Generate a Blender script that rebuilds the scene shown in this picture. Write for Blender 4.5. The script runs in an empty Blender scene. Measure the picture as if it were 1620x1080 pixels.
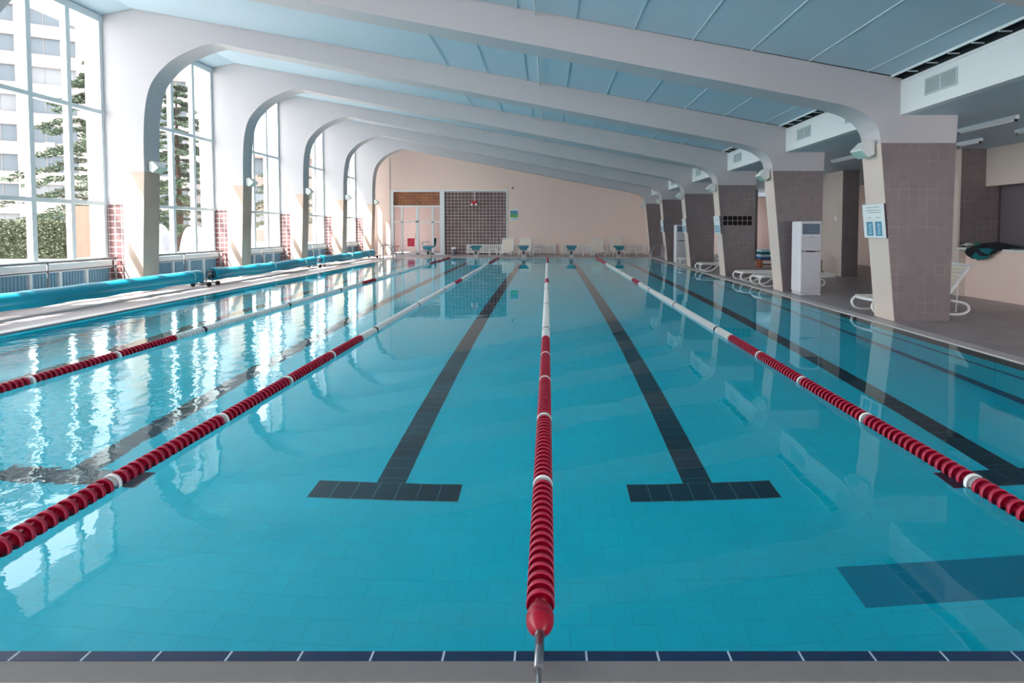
import bpy, bmesh, math, random
from mathutils import Vector, Matrix
random.seed(7)
C = bpy.context.scene.collection
sc = bpy.context.scene
R = math.radians

# ------------------------------------------------------------------ camera
cam_d = bpy.data.cameras.new('camera'); cam = bpy.data.objects.new('camera', cam_d); C.objects.link(cam)
cam_d.sensor_width = 36; cam_d.lens = 826/1620*36
cam_d.shift_x = -57/1620; cam_d.shift_y = -149/1620
cam.location = (0, 0, 1.49); cam.rotation_euler = (R(88), 0, 0)
cam_d.clip_start = 0.05; cam_d.clip_end = 500
sc.camera = cam

# ------------------------------------------------------------------ view, sky, sun
sc.view_settings.view_transform = 'Standard'; sc.view_settings.look = 'None'
sc.view_settings.gamma = 1; sc.view_settings.use_curve_mapping = False
sc.view_settings.exposure = 1.15
SKY, SUN = 2.9, 12.0
w = bpy.data.worlds.new('sky'); sc.world = w; w.use_nodes = True
bg = w.node_tree.nodes['Background']; bg.inputs[0].default_value = (0.97, 0.97, 1.0, 1); bg.inputs[1].default_value = SKY
sd = bpy.data.lights.new('sun', 'SUN'); sd.energy = SUN; sd.angle = R(0.9); sd.color = (1.0, 0.93, 0.84)
so = bpy.data.objects.new('sun', sd); C.objects.link(so)
so.rotation_euler = Vector((1.0, 0.8, -1.95)).to_track_quat('-Z', 'Y').to_euler()
so.location = (-30, -20, 50)
cy = sc.cycles
cy.max_bounces = 10; cy.diffuse_bounces = 8; cy.glossy_bounces = 5; cy.transmission_bounces = 6
cy.transparent_max_bounces = 12; cy.caustics_reflective = True; cy.caustics_refractive = True
cy.sample_clamp_indirect = 8.0; cy.blur_glossy = 0.3
cy.use_denoising = True

# ------------------------------------------------------------------ materials
def srgb(r, g, b):
    f = lambda c: (c/255/12.92) if c <= 10 else ((c/255+0.055)/1.055)**2.4
    return (f(r), f(g), f(b), 1)
def mat(name, col, rough=0.6, metal=0.0, spec=0.5, noise=None, bump=None):
    m = bpy.data.materials.new(name); m.use_nodes = True
    nt = m.node_tree; p = nt.nodes['Principled BSDF']
    p.inputs['Base Color'].default_value = col; p.inputs['Roughness'].default_value = rough
    p.inputs['Metallic'].default_value = metal; p.inputs['Specular IOR Level'].default_value = spec
    if noise:
        sc_, amt = noise
        tc = nt.nodes.new('ShaderNodeTexCoord'); n = nt.nodes.new('ShaderNodeTexNoise')
        n.inputs['Scale'].default_value = sc_; n.inputs['Detail'].default_value = 4
        nt.links.new(tc.outputs['Object'], n.inputs['Vector'])
        mx = nt.nodes.new('ShaderNodeMix'); mx.data_type = 'RGBA'
        mx.inputs['A'].default_value = tuple(c*(1-amt) for c in col[:3])+(1,)
        mx.inputs['B'].default_value = tuple(min(1, c*(1+amt)) for c in col[:3])+(1,)
        nt.links.new(n.outputs['Fac'], mx.inputs['Factor']); nt.links.new(mx.outputs['Result'], p.inputs['Base Color'])
        if bump:
            b = nt.nodes.new('ShaderNodeBump'); b.inputs['Strength'].default_value = bump; b.inputs['Distance'].default_value = 0.02
            nt.links.new(n.outputs['Fac'], b.inputs['Height']); nt.links.new(b.outputs[0], p.inputs['Normal'])
    return m
def tilemat(name, c1, c2, grout, tw, th, mortar=0.004, rough=0.35, floor=False, offset=0.0, spec=0.5, ox=0, oz=0, streak=0.0, bumpd=0.002, patchy=False):
    m = bpy.data.materials.new(name); m.use_nodes = True
    nt = m.node_tree; p = nt.nodes['Principled BSDF']; N = nt.nodes.new; L = nt.links.new
    tc = N('ShaderNodeTexCoord'); sp = N('ShaderNodeSeparateXYZ'); L(tc.outputs['Object'], sp.inputs[0])
    cb = N('ShaderNodeCombineXYZ')
    if floor:
        L(sp.outputs[0], cb.inputs[0]); L(sp.outputs[1], cb.inputs[1])
    else:
        ad = N('ShaderNodeMath'); ad.operation = 'ADD'; L(sp.outputs[0], ad.inputs[0]); L(sp.outputs[1], ad.inputs[1])
        L(ad.outputs[0], cb.inputs[0]); L(sp.outputs[2], cb.inputs[1])
    mp = N('ShaderNodeMapping'); mp.inputs['Location'].default_value = (ox, oz, 0); L(cb.outputs[0], mp.inputs[0])
    br = N('ShaderNodeTexBrick'); L(mp.outputs[0], br.inputs['Vector'])
    br.offset = offset; br.squash = 1
    br.inputs['Color1'].default_value = c1; br.inputs['Color2'].default_value = c2; br.inputs['Mortar'].default_value = grout
    br.inputs['Scale'].default_value = 1; br.inputs['Mortar Size'].default_value = mortar; br.inputs['Mortar Smooth'].default_value = 0.2
    br.inputs['Brick Width'].default_value = tw; br.inputs['Row Height'].default_value = th
    col = br.outputs['Color']
    if patchy:
        pn_ = N('ShaderNodeTexNoise'); pn_.inputs['Scale'].default_value = 2.2; pn_.inputs['Detail'].default_value = 3; L(mp.outputs[0], pn_.inputs['Vector'])
        pr = N('ShaderNodeMapRange'); pr.inputs['From Min'].default_value = .48; pr.inputs['From Max'].default_value = .62; L(pn_.outputs['Fac'], pr.inputs['Value'])
        pm = N('ShaderNodeMix'); pm.data_type = 'RGBA'; L(pr.outputs[0], pm.inputs['Factor'])
        pm.inputs['A'].default_value = tuple(c*1.04 for c in c1[:3])+(1,); pm.inputs['B'].default_value = grout; L(pm.outputs['Result'], br.inputs['Mortar'])
    if streak:
        n = N('ShaderNodeTexNoise'); n.inputs['Scale'].default_value = 1.6; n.inputs['Detail'].default_value = 5
        L(mp.outputs[0], n.inputs['Vector'])
        rr = N('ShaderNodeMapRange'); rr.inputs['To Min'].default_value = 1-streak; rr.inputs['To Max'].default_value = 1+streak
        rr.inputs['From Min'].default_value = .3; rr.inputs['From Max'].default_value = .7
        L(n.outputs['Fac'], rr.inputs['Value'])
        vm = N('ShaderNodeVectorMath'); vm.operation = 'SCALE'; L(col, vm.inputs[0]); L(rr.outputs[0], vm.inputs['Scale'])
        col = vm.outputs[0]
    L(col, p.inputs['Base Color']); p.inputs['Roughness'].default_value = rough; p.inputs['Specular IOR Level'].default_value = spec
    if bumpd:
        b = N('ShaderNodeBump'); b.inputs['Strength'].default_value = 0.6; b.inputs['Distance'].default_value = bumpd; b.invert = True
        L(br.outputs['Fac'], b.inputs['Height']); L(b.outputs[0], p.inputs['Normal'])
    return m
def glassmat(name, tint=(1, 1, 1, 1), refl=0.06, rough=0.0):
    m = bpy.data.materials.new(name); m.use_nodes = True; nt = m.node_tree; N = nt.nodes.new; L = nt.links.new
    nt.nodes.remove(nt.nodes['Principled BSDF']); out = nt.nodes['Material Output']
    t = N('ShaderNodeBsdfTransparent'); t.inputs[0].default_value = tint
    g = N('ShaderNodeBsdfGlossy'); g.inputs['Roughness'].default_value = rough
    fr = N('ShaderNodeLayerWeight'); fr.inputs['Blend'].default_value = .5
    pw = N('ShaderNodeMath'); pw.operation = 'POWER'; L(fr.outputs['Facing'], pw.inputs[0]); pw.inputs[1].default_value = 4
    ma = N('ShaderNodeMath'); ma.operation = 'MULTIPLY_ADD'; L(pw.outputs[0], ma.inputs[0]); ma.inputs[1].default_value = .7; ma.inputs[2].default_value = .03
    mx = N('ShaderNodeMixShader'); L(ma.outputs[0], mx.inputs[0]); L(t.outputs[0], mx.inputs[1]); L(g.outputs[0], mx.inputs[2])
    L(mx.outputs[0], out.inputs[0]); return m

WHITE = mat('white_paint', srgb(190, 189, 192), 0.55, noise=(1.5, .03))
CEIL = mat('ceiling_panel_pool_tint', srgb(182, 204, 216), 0.6, noise=(.6, .04))  # cyan light off the pool is put into the panel colour
SOFF = mat('blue_grey_soffit', srgb(184, 206, 218), 0.5, noise=(.6, .04))
SEAM = mat('pale_blue_seam', srgb(196, 214, 222), .6)
TRIM = mat('white_trim', srgb(222, 230, 232), 0.5)
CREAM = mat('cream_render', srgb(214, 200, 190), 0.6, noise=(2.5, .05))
BEIGE = mat('beige_wall', srgb(238, 214, 202), 0.7, noise=(1.2, .03))
TAUPE = tilemat('taupe_wall_tile', srgb(128, 117, 119), srgb(122, 111, 113), srgb(178, 168, 166), .152, .152, .0022, .35, streak=.05, patchy=True)
CREAMT = tilemat('cream_wall_tile', srgb(198, 175, 158), srgb(191, 169, 154), srgb(190, 172, 158), .25, .25, .003, .4, streak=.06)
MAROON = tilemat('maroon_wall_tile', srgb(122, 78, 82), srgb(132, 92, 92), srgb(228, 214, 206), .152, .152, .010, .3)
MAROON2 = tilemat('dark_maroon_wall_tile', srgb(84, 62, 66), srgb(98, 74, 74), srgb(205, 195, 190), .205, .19, .011, .3, streak=.2)
ORANGE = tilemat('orange_brown_tile', srgb(176, 112, 70), srgb(148, 92, 62), srgb(122, 78, 58), .17, .17, .02, .5, streak=.25)
BLACKT = tilemat('black_wall_tile', srgb(36, 26, 30), srgb(30, 24, 28), srgb(178, 168, 166), .152, .152, .007, .6, spec=.15, ox=-.101, oz=-.08)
DECK = tilemat('taupe_deck_tile', srgb(172, 160, 160), srgb(164, 153, 154), srgb(148, 138, 138), .30, .30, .004, .45, floor=True, streak=.12)
COPING = tilemat('white_coping_tile', srgb(214, 208, 206), srgb(206, 201, 200), srgb(190, 188, 188), .12, .12, .003, .4, floor=True)
NAVY = tilemat('navy_edge_tile', srgb(20, 44, 80), srgb(18, 50, 88), srgb(180, 200, 215), .248, .5, .004, .25, floor=True, ox=.115, oz=0)
GREYSTONE = mat('grey_deck_stone', srgb(128, 124, 124), .6, noise=(12, .08))
GUTTER = mat('grey_gutter', srgb(118, 112, 108), .5)
POOLT = tilemat('turquoise_pool_tile', srgb(0, 224, 246), srgb(0, 221, 243), srgb(0, 207, 226), .245, .152, .003, .3, floor=True, offset=.5, streak=.035, bumpd=0)
POOLW = tilemat('turquoise_pool_wall_tile', srgb(0, 216, 230), srgb(0, 213, 228), srgb(0, 188, 204), .245, .152, .003, .3, streak=.03, bumpd=0)
POOLD = tilemat('dark_line_tile', srgb(22, 44, 62), srgb(24, 48, 68), srgb(70, 118, 136), .24, .152, .004, .3, floor=True, bumpd=0, ox=.12)
POOLD2 = tilemat('dark_cross_tile', srgb(22, 44, 62), srgb(24, 48, 68), srgb(90, 140, 156), .1666, .225, .004, .3, floor=True, bumpd=0, ox=.0833, oz=.085)
POOLB = mat('blue_pool_tile', srgb(0, 84, 120), .3)
RED = mat('red_plastic', srgb(158, 2, 40), 0.28, noise=(30, .08))
REDRIM = mat('red_plastic_rim_gloss', srgb(176, 34, 66), 0.4)  # lighter red stands in for gloss on the float rims
WPL = mat('white_plastic', srgb(242, 242, 240), 0.35)
WFLOAT = mat('frosted_white_plastic', srgb(214, 222, 224), 0.3)
BPL = mat('dark_plastic', srgb(38, 34, 44), .35)
STEEL = mat('brushed_steel', srgb(150, 152, 158), .3, metal=1.0)
RAIL = mat('grey_rail_metal', srgb(120, 122, 126), .4, metal=.6)
COVER = mat('turquoise_cover_foam', srgb(0, 150, 178), .38, noise=(3, .06), bump=.3)
COVERD = mat('dark_blue_cover_lining', srgb(12, 62, 84), .5)
STRAP = mat('pale_strap', srgb(150, 205, 212), .6)
RUBBER = mat('black_rubber', srgb(28, 26, 28), .6)
LCREAM = mat('cream_sling_fabric', srgb(244, 234, 218), .7)
RADM = mat('white_radiator_enamel', srgb(246, 244, 242), .4)
PANEL = mat('blue_grey_ribbed_sheet', srgb(128, 164, 184), .45, noise=(4, .05))
BLOCKT = mat('teal_block_top', srgb(0, 128, 150), .45)
ACW = mat('ac_white_plastic', srgb(226, 226, 230), .35)
ACG = mat('ac_grey_plastic', srgb(204, 204, 210), .35)
ACB = mat('blue_grille', srgb(60, 84, 110), .4)
ACL = mat('grille_light_slat', srgb(150, 170, 190), .4)
DARK = mat('dark_gap_shade', srgb(22, 34, 42), .8)  # near-black colour stands in for shade in the slot and ceiling gaps
SLATE = mat('slate_interior_wall', srgb(112, 105, 112), .7)
PAPER = mat('poster_paper', srgb(222, 232, 232), .5)
BLUEP = mat('poster_blue', srgb(78, 140, 170), .5)
PBLUE2 = mat('poster_pale_blue', srgb(170, 215, 228), .5)
PGREY = mat('poster_text_grey', srgb(150, 160, 165), .5)
GREENP = mat('poster_green', srgb(96, 176, 92), .5)
PURPLE = mat('dark_frame_edge', srgb(60, 36, 58), .5)
LAMPW = mat('lamp_housing', srgb(220, 226, 222), .4)
LAMPG = glassmat('lamp_glass', (.92, .98, .95, 1))
WOOD = mat('red_brown_wood', srgb(168, 96, 66), .5, noise=(6, .15))
TEALF = mat('teal_fabric', srgb(20, 110, 120), .9)
BLUEF = mat('blue_fabric', srgb(60, 110, 165), .9)
PALEF = mat('pale_blue_fabric', srgb(206, 228, 238), .9)
WHITEF = mat('white_fabric', srgb(226, 224, 222), .9, noise=(5, .06), bump=.6)
BLACKF = mat('black_fabric', srgb(24, 28, 38), .85, noise=(14, .2), bump=.5)
GREENF = mat('green_fabric', srgb(28, 140, 100), .85)
YELLOWF = mat('yellow_fabric', srgb(206, 180, 124), .85)
PINK = mat('pink_plastic', srgb(232, 70, 100), .5)
GLASS = glassmat('window_glass', (.97, .985, .98, 1))
FACADE = mat('white_render_facade', srgb(132, 125, 123), .8, noise=(.35, .10))
FWIN = mat('facade_window_glass', srgb(74, 84, 92), .4)
FWIN2 = mat('facade_curtained_window', srgb(104, 108, 112), .5)
CONC = mat('pale_paving', srgb(172, 170, 169), .8, noise=(1, .08))
TAN = mat('tan_render', srgb(98, 76, 64), .8, noise=(1, .1))
BROWNB = mat('brown_building_render', srgb(100, 88, 84), .8, noise=(.4, .15))
TARP = mat('white_tarpaulin_sheet', srgb(138, 140, 146), .8, noise=(3, .12), bump=.6)
BARK = mat('bark', srgb(70, 56, 48), .9, noise=(8, .3))
LEAF = mat('conifer_needles', srgb(54, 70, 50), .8, noise=(2.5, .35))
HEDGE = mat('hedge_leaves', srgb(62, 70, 50), .8, noise=(3, .3))
EARTH = mat('brown_earth', srgb(120, 80, 66), .9, noise=(4, .2))

# ------------------------------------------------------------------ mesh helpers
class MB:
    def __init__(s): s.bm = bmesh.new()
    def poly(s, pts):
        vs = [s.bm.verts.new(p) for p in pts]
        return s.bm.faces.new(vs)
    def box(s, x0, x1, y0, y1, z0, z1, bev=0.0):
        v = [s.bm.verts.new((x, y, z)) for x in (x0, x1) for y in (y0, y1) for z in (z0, z1)]
        fs = [(0, 1, 3, 2), (4, 6, 7, 5), (0, 4, 5, 1), (2, 3, 7, 6), (0, 2, 6, 4), (1, 5, 7, 3)]
        fs = [s.bm.faces.new([v[i] for i in f]) for f in fs]
        if bev:
            es = set(e for f in fs for e in f.edges)
            bmesh.ops.bevel(s.bm, geom=list(es), offset=bev, segments=2, affect='EDGES', profile=.5)
        return s
    def prism(s, pts, axis, a, b):
        """closed outline of (u, v) pairs extruded along axis from a to b"""
        def P(u, v, t):
            return {'y': (u, t, v), 'x': (t, u, v), 'z': (u, v, t)}[axis]
        A = [s.bm.verts.new(P(u, v, a)) for u, v in pts]; B = [s.bm.verts.new(P(u, v, b)) for u, v in pts]
        n = len(pts)
        s.bm.faces.new(A); s.bm.faces.new(B[::-1])
        for i in range(n):
            s.bm.faces.new([A[i], B[i], B[(i+1) % n], A[(i+1) % n]])
        return s
    def tube(s, path, r, seg=10, cap=True, radii=None):
        path = [Vector(p) for p in path]; rings = []
        n = len(path); up = None
        for i, p in enumerate(path):
            d = (path[min(i+1, n-1)]-path[max(i-1, 0)]).normalized()
            if up is None:
                up = Vector((0, 0, 1)) if abs(d.z) < .9 else Vector((1, 0, 0))
            x = d.cross(up).normalized(); up = x.cross(d).normalized()
            rr = radii[i] if radii else r
            rings.append([s.bm.verts.new(p+(x*math.cos(a)+up*math.sin(a))*rr) for a in [2*math.pi*k/seg for k in range(seg)]])
        for i in range(n-1):
            for k in range(seg):
                f = s.bm.faces.new([rings[i][k], rings[i][(k+1) % seg], rings[i+1][(k+1) % seg], rings[i+1][k]]); f.smooth = True
        if cap:
            s.bm.faces.new(rings[0][::-1]); s.bm.faces.new(rings[-1])
        return s
    def lathe(s, prof, axis='z', o=(0, 0, 0), seg=20, smooth=True):
        """prof: (radius, t) pairs"""
        def P(r, t, a):
            c, q = r*math.cos(a), r*math.sin(a)
            p = {'z': (c, q, t), 'y': (c, t, q), 'x': (t, c, q)}[axis]
            return (p[0]+o[0], p[1]+o[1], p[2]+o[2])
        rings = [[s.bm.verts.new(P(max(r, 1e-4), t, 2*math.pi*k/seg)) for k in range(seg)] for r, t in prof]
        for i in range(len(rings)-1):
            for k in range(seg):
                f = s.bm.faces.new([rings[i][k], rings[i+1][k], rings[i+1][(k+1) % seg], rings[i][(k+1) % seg]]); f.smooth = smooth
        s.bm.faces.new(rings[0]); s.bm.faces.new(rings[-1][::-1])
        return s
    def build(s, name, m, parent=None, loc=None, fix=True):
        if fix:
            bmesh.ops.recalc_face_normals(s.bm, faces=s.bm.faces)
        me = bpy.data.meshes.new(name); s.bm.to_mesh(me); s.bm.free()
        for mm in (m if isinstance(m, (list, tuple)) else [m]): me.materials.append(mm)
        o = bpy.data.objects.new(name, me); C.objects.link(o)
        if parent: o.parent = parent
        if loc: o.location = loc
        return o
def bx(*a, **k): return MB().box(*a, **k)
def tag(o, label=None, cat=None, group=None, kind=None):
    if label: o['label'] = label
    if cat: o['category'] = cat
    if group: o['group'] = group
    if kind: o['kind'] = kind
    return o
def thing(name, label, cat, loc=(0, 0, 0), rz=0, group=None):
    o = bpy.data.objects.new(name, None); C.objects.link(o); o.empty_display_size = .1
    o.location = loc; o.rotation_euler = (0, 0, rz)
    return tag(o, label, cat, group)
def struct(o, label=None):
    o['kind'] = 'structure'
    if label: o['label'] = label
    return o
def dup(root, loc=None, rz=None, label=None, group=None):
    r = root.copy(); C.objects.link(r)
    if loc: r.location = loc
    if rz is not None: r.rotation_euler = (0, 0, rz)
    if label: r['label'] = label
    if group: r['group'] = group
    for ch in list(root.children):
        c = ch.copy(); C.objects.link(c); c.parent = r
        for g in ch.children:
            d = g.copy(); C.objects.link(d); d.parent = c
    return r
def catmull(pts, n=5):
    out = []
    P = [pts[0]]+list(pts)+[pts[-1]]
    for i in range(1, len(P)-2):
        a, b, c, d = [Vector(q) for q in P[i-1:i+3]]
        for k in range(n):
            t = k/n
            out.append(tuple(.5*((2*b)+(c-a)*t+(2*a-5*b+4*c-d)*t*t+(3*b-a-3*c+d)*t**3)))
    out.append(tuple(pts[-1])); return out

# ------------------------------------------------------------------ pool basin, water and deck
XL, XR, YN, YF, D = -7.50, 5.00, 1.78, 26.78, 1.33
struct(MB().box(XL-.1, XR+.1, YN-.1, YF+.1, -D-.1, -D).build('floor_pool', POOLT))
struct(bx(XR, XR+.1, YN-.1, YF+.1, -D, -.012).build('wall_pool_right', POOLW))
struct(bx(XL-.1, XL, YN-.1, YF+.1, -D, -.012).build('wall_pool_left', POOLW))
struct(bx(XL, XR, YF, YF+.1, -D, -.012).build('wall_pool_far', POOLW))
struct(bx(XL, XR, YN-.1, YN, -D, -.012).build('wall_pool_near', POOLW))
struct(bx(XR-.004, XR, YN, YF, -.41, -.34).build('trim_1', POOLB))
struct(bx(XR-.004, XR, YN, YF, -D, -1.15).build('trim_2', POOLB))
struct(bx(XL, XL+.004, YN, YF, -.41, -.34).build('trim_3', POOLB))
struct(bx(XL, XL+.004, YN, YF, -D, -1.15).build('trim_4', POOLB))
# dark lane markings on the floor: stem and cross bars
LANES = [-6.28, -3.78, -1.28, 1.22, 3.72]
for lx in LANES:
    o = struct(bx(-.118, .118, 4.19, 24.4, 0, .004).build('floor_lane_stem', POOLD, None, (lx, 0, -D)))
    b = MB(); b.box(-.583, .583, 3.965, 4.19, 0, .004); b.box(-.583, .583, 24.4, 24.62, 0, .004)
    struct(b.build('floor_lane_cross', POOLD2, None, (lx, 0, -D)))
struct(bx(1.83, 4.6, 2.93, 3.24, -D, -D+.004).build('floor_dark_band', mat('mid_blue_pool_tile', srgb(0, 150, 182), .3)))
# water surface
def water():
    m = bpy.data.materials.new('pool_water'); m.use_nodes = True; nt = m.node_tree; N = nt.nodes.new; L = nt.links.new
    nt.nodes.remove(nt.nodes['Principled BSDF']); out = nt.nodes['Material Output']
    g = N('ShaderNodeBsdfGlass'); g.inputs['IOR'].default_value = 1.333; g.inputs['Roughness'].default_value = 0
    g.inputs['Color'].default_value = (.86, .985, 1, 1)
    L(g.outputs[0], out.inputs[0])
    tc = N('ShaderNodeTexCoord')
    def noise(scale, sx, sy, det, rot=0):
        mp = N('ShaderNodeMapping'); mp.inputs['Scale'].default_value = (sx, sy, 1); mp.inputs['Rotation'].default_value = (0, 0, rot)
        L(tc.outputs['Object'], mp.inputs[0])
        n = N('ShaderNodeTexNoise'); n.inputs['Scale'].default_value = scale; n.inputs['Detail'].default_value = det; L(mp.outputs[0], n.inputs['Vector']); return n.outputs['Fac']
    sp = N('ShaderNodeSeparateXYZ'); L(tc.outputs['Object'], sp.inputs[0])
    # livelier water in the outer left lanes, nearly still elsewhere
    rm = N('ShaderNodeMapRange'); rm.interpolation_type = 'SMOOTHSTEP'
    rm.inputs['From Min'].default_value = -1.4; rm.inputs['From Max'].default_value = -4.0; rm.inputs['To Min'].default_value = .0; rm.inputs['To Max'].default_value = 1.0
    L(sp.outputs[0], rm.inputs['Value'])
    ry = N('ShaderNodeMapRange'); ry.interpolation_type = 'SMOOTHSTEP'
    ry.inputs['From Min'].default_value = 14; ry.inputs['From Max'].default_value = 5; ry.inputs['To Min'].default_value = .25; ry.inputs['To Max'].default_value = 1.0
    L(sp.outputs[1], ry.inputs['Value'])
    mm = N('ShaderNodeMath'); mm.operation = 'MULTIPLY'; L(rm.outputs[0], mm.inputs[0]); L(ry.outputs[0], mm.inputs[1])
    def mul(a, k):
        q = N('ShaderNodeMath'); q.operation = 'MULTIPLY'; L(a, q.inputs[0])
        if isinstance(k, (int, float)): q.inputs[1].default_value = k
        else: L(k, q.inputs[1])
        return q.outputs[0]
    def add(a, b):
        q = N('ShaderNodeMath'); q.operation = 'ADD'; L(a, q.inputs[0]); L(b, q.inputs[1]); return q.outputs[0]
    base = add(mul(noise(1.3, 1, .8, 2), .0030), mul(noise(9, 1, .8, 2), .00016))
    lively = add(mul(noise(6, 1, 1, 3, .5), .0045), mul(noise(2.2, 1, 1, 2, .2), .006))
    h = add(base, mul(lively, mm.outputs[0]))
    b = N('ShaderNodeBump'); b.inputs['Strength'].default_value = 1; b.inputs['Distance'].default_value = 1.0
    L(h, b.inputs['Height']); L(b.outputs[0], g.inputs['Normal'])
    return m
b = MB(); b.poly([(XL-.24, YN, 0), (XR+.24, YN, 0), (XR+.24, YF+.12, 0), (XL-.24, YF+.12, 0)])
o = b.build('water', water()); tag(o, 'clear turquoise water filling the swimming pool', 'water', kind='stuff')
# gutter ledges just under the water, coping and deck
struct(bx(XR+.1, XR+.24, YN-.1, YF+.3, -.12, -.018).build('trim_5', GUTTER))
struct(bx(XR, XR+.1, YN, YF, -.012, -.006).build('trim_6', GUTTER))
struct(bx(XL-.24, XL-.1, YN-.1, YF+.3, -.12, -.018).build('trim_7', mat('blue_gutter', srgb(20, 80, 110), .5)))
struct(bx(XR+.24, XR+.46, YN-.12, YF+.3, -.15, .012).build('trim_8', COPING))
struct(bx(XL-.46, XL-.24, YN-.12, YF+.3, -.15, .012).build('trim_9', COPING))
struct(bx(XL-.24, XR+.24, YF+.12, YF+.28, -.15, .012).build('trim_10', COPING))
struct(bx(XL, XR, YF, YF+.12, -.012, -.006).build('trim_11', GUTTER))
struct(bx(XL-.24, XR+.24, YN-.04, YN, -.15, .012).build('trim_12', NAVY))
struct(bx(XL-.24, XR+.24, YN-.12, YN-.04, -.15, .010).build('trim_13', GREYSTONE))
fl = MB()
fl.box(XR+.46, 13.2, -5, 34.8, -.3, .008); fl.box(-11.2, XL-.46, -5, 34.8, -.3, .008)
fl.box(XL-.46, XR+.46, YF+.3, 34.8, -.3, .008); fl.box(XL-.46, XR+.46, -5, YN-.12, -.3, .008)
struct(fl.build('floor', DECK))

# ------------------------------------------------------------------ arched beams with their piers
def ztop(x): return 3.83+.176*(5.59-x)
def zlow(x): return 4.10-.19*(x-1.35)
FR = [0.37+4*i for i in range(0, 8)]      # front faces
TH = .5
right_curve = catmull([(5.30, 2.86), (5.27, 3.05), (5.17, 3.21), (5.02, 3.33), (4.79, 3.43), (4.40, 3.52)], 4)
left_curve = catmull([(-7.3, zlow(-7.3)), (-7.75, 5.83), (-8.17, 5.75), (-8.73, 5.49), (-9.09, 5.19), (-9.34, 4.83), (-9.47, 4.30), (-9.52, 3.6), (-9.525, 2.85)], 5)
XO = -10.86
for i, y in enumerate(FR):
    arch = right_curve+left_curve+[(-9.93, 2.85), (-9.93, 2.22), (-10.05, 2.22), (-10.05, 2.07), (XO, 2.07), (XO, 6.2), (-10.80, 6.55), (-10.58, 6.50), (-9.69, 6.66), (5.62, ztop(5.62)+.05), (5.62, 3.30), (6.52, 3.30), (6.50, 2.86)]
    a = struct(MB().prism(arch, 'y', y, y+TH).build('beam_arch', WHITE), 'white arched roof beam spanning the pool')
    MB().prism([(5.58, 0), (5.30, 2.86), (6.50, 2.86), (6.47, 0)], 'y', y+.001, y+TH-.001).build('pier_core', TAUPE, a)
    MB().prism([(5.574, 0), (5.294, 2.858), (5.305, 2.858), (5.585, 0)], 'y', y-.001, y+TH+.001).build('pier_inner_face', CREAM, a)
    MB().prism([(-9.93, 0), (-9.93, 2.85), (-9.525, 2.85), (-9.63, 0)], 'y', y-.002, y+TH).build('pier_core', CREAMT, a)
    MB().box(-10.06, -9.93, y+.01, y+TH-.01, 0, 2.22).build('pilaster', CREAM, a)
    MB().box(-10.5, -10.06, y+.02, y+TH-.02, 0, 2.07).build('tiled_pilaster', MAROON, a)
    MB().box(XO, -10.5, y+.02, y+TH-.02, 0, 2.07).build('outer_fin', WHITE, a)

# black tile band on the third right pier
t = bx(5.475, 6.387, 16.362, 16.372, 1.60, 1.904).build('tile_band', BLACKT); tag(t, 'band of dark square tiles two rows high on a taupe pier', 'tile band')

# ------------------------------------------------------------------ ceiling, soffit, clerestory slot
def slab(pts, y0, y1, th, name, m):
    pp = pts+[(x, z+th) for x, z in reversed(pts)]
    return MB().prism(pp, 'y', y0, y1).build(name, m)
edges = [-4.8]+FR+[34.7]
for k in range(len(edges)-1):
    y0 = edges[k]+(TH if k > 0 else 0)+.02; y1 = edges[k+1]-.02
    if k == len(edges)-2: y1 = edges[k+1]
    c = struct(slab([(5.44, ztop(5.44)+.06), (-9.69, 6.62), (-10.62, 6.44)], y0, y1, .04, 'ceiling', CEIL))
    x = 5.06; s = MB()
    while x > -2.6:
        z = ztop(x)+.032; s.box(x-.012, x+.012, y0, y1, z+.022, z+.034); x -= .925
    s.build('seam_strip', SEAM, c)
    MB().tube([(-.2, y0, ztop(-.2)+.01), (-.2, y1, ztop(-.2)+.01)], .015, 8).build('conduit', TRIM, c)
    # slot above the soffit box, shade painted as a dark back, with thin struts
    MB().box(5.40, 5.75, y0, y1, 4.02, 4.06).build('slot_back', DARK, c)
    s = MB(); yy = y0+.3
    while yy < y1: s.box(5.44, 5.60, yy-.006, yy+.006, 3.87, 3.885); yy += .4
    s.box(5.425, 5.445, y0, y1, ztop(5.44)+.03, ztop(5.44)+.07)
    s.build('slot_strut', TRIM, c)
    # soffit box face
    f = struct(bx(5.60, 5.75, y0-.02, y1+.02, 3.30, 3.83).build('trim_soffit_face', TRIM))
    MB().box(5.585, 5.60, y0, y1, 3.80, 3.84).build('lip', TRIM, f)
roof = struct(slab([(5.9, ztop(5.3)+.3), (5.3, ztop(5.3)+.3), (-9.7, 7.0), (-10.7, 6.85)], -5, 35, .15, 'roof', DARK))  # dark colour gives the gaps beside the beams their shadow
struct(slab([(-10.62, 6.60), (-11.75, 6.50)], -5, 35, .35, 'roof_eave', WHITE))
struct(bx(5.75, 13.2, -5, 35, 3.30, 3.42).build('ceiling_lobby', SOFF))
struct(bx(5.62, 5.75, -5, 35, 3.84, 4.6).build('wall_upper_right', DARK))

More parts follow.
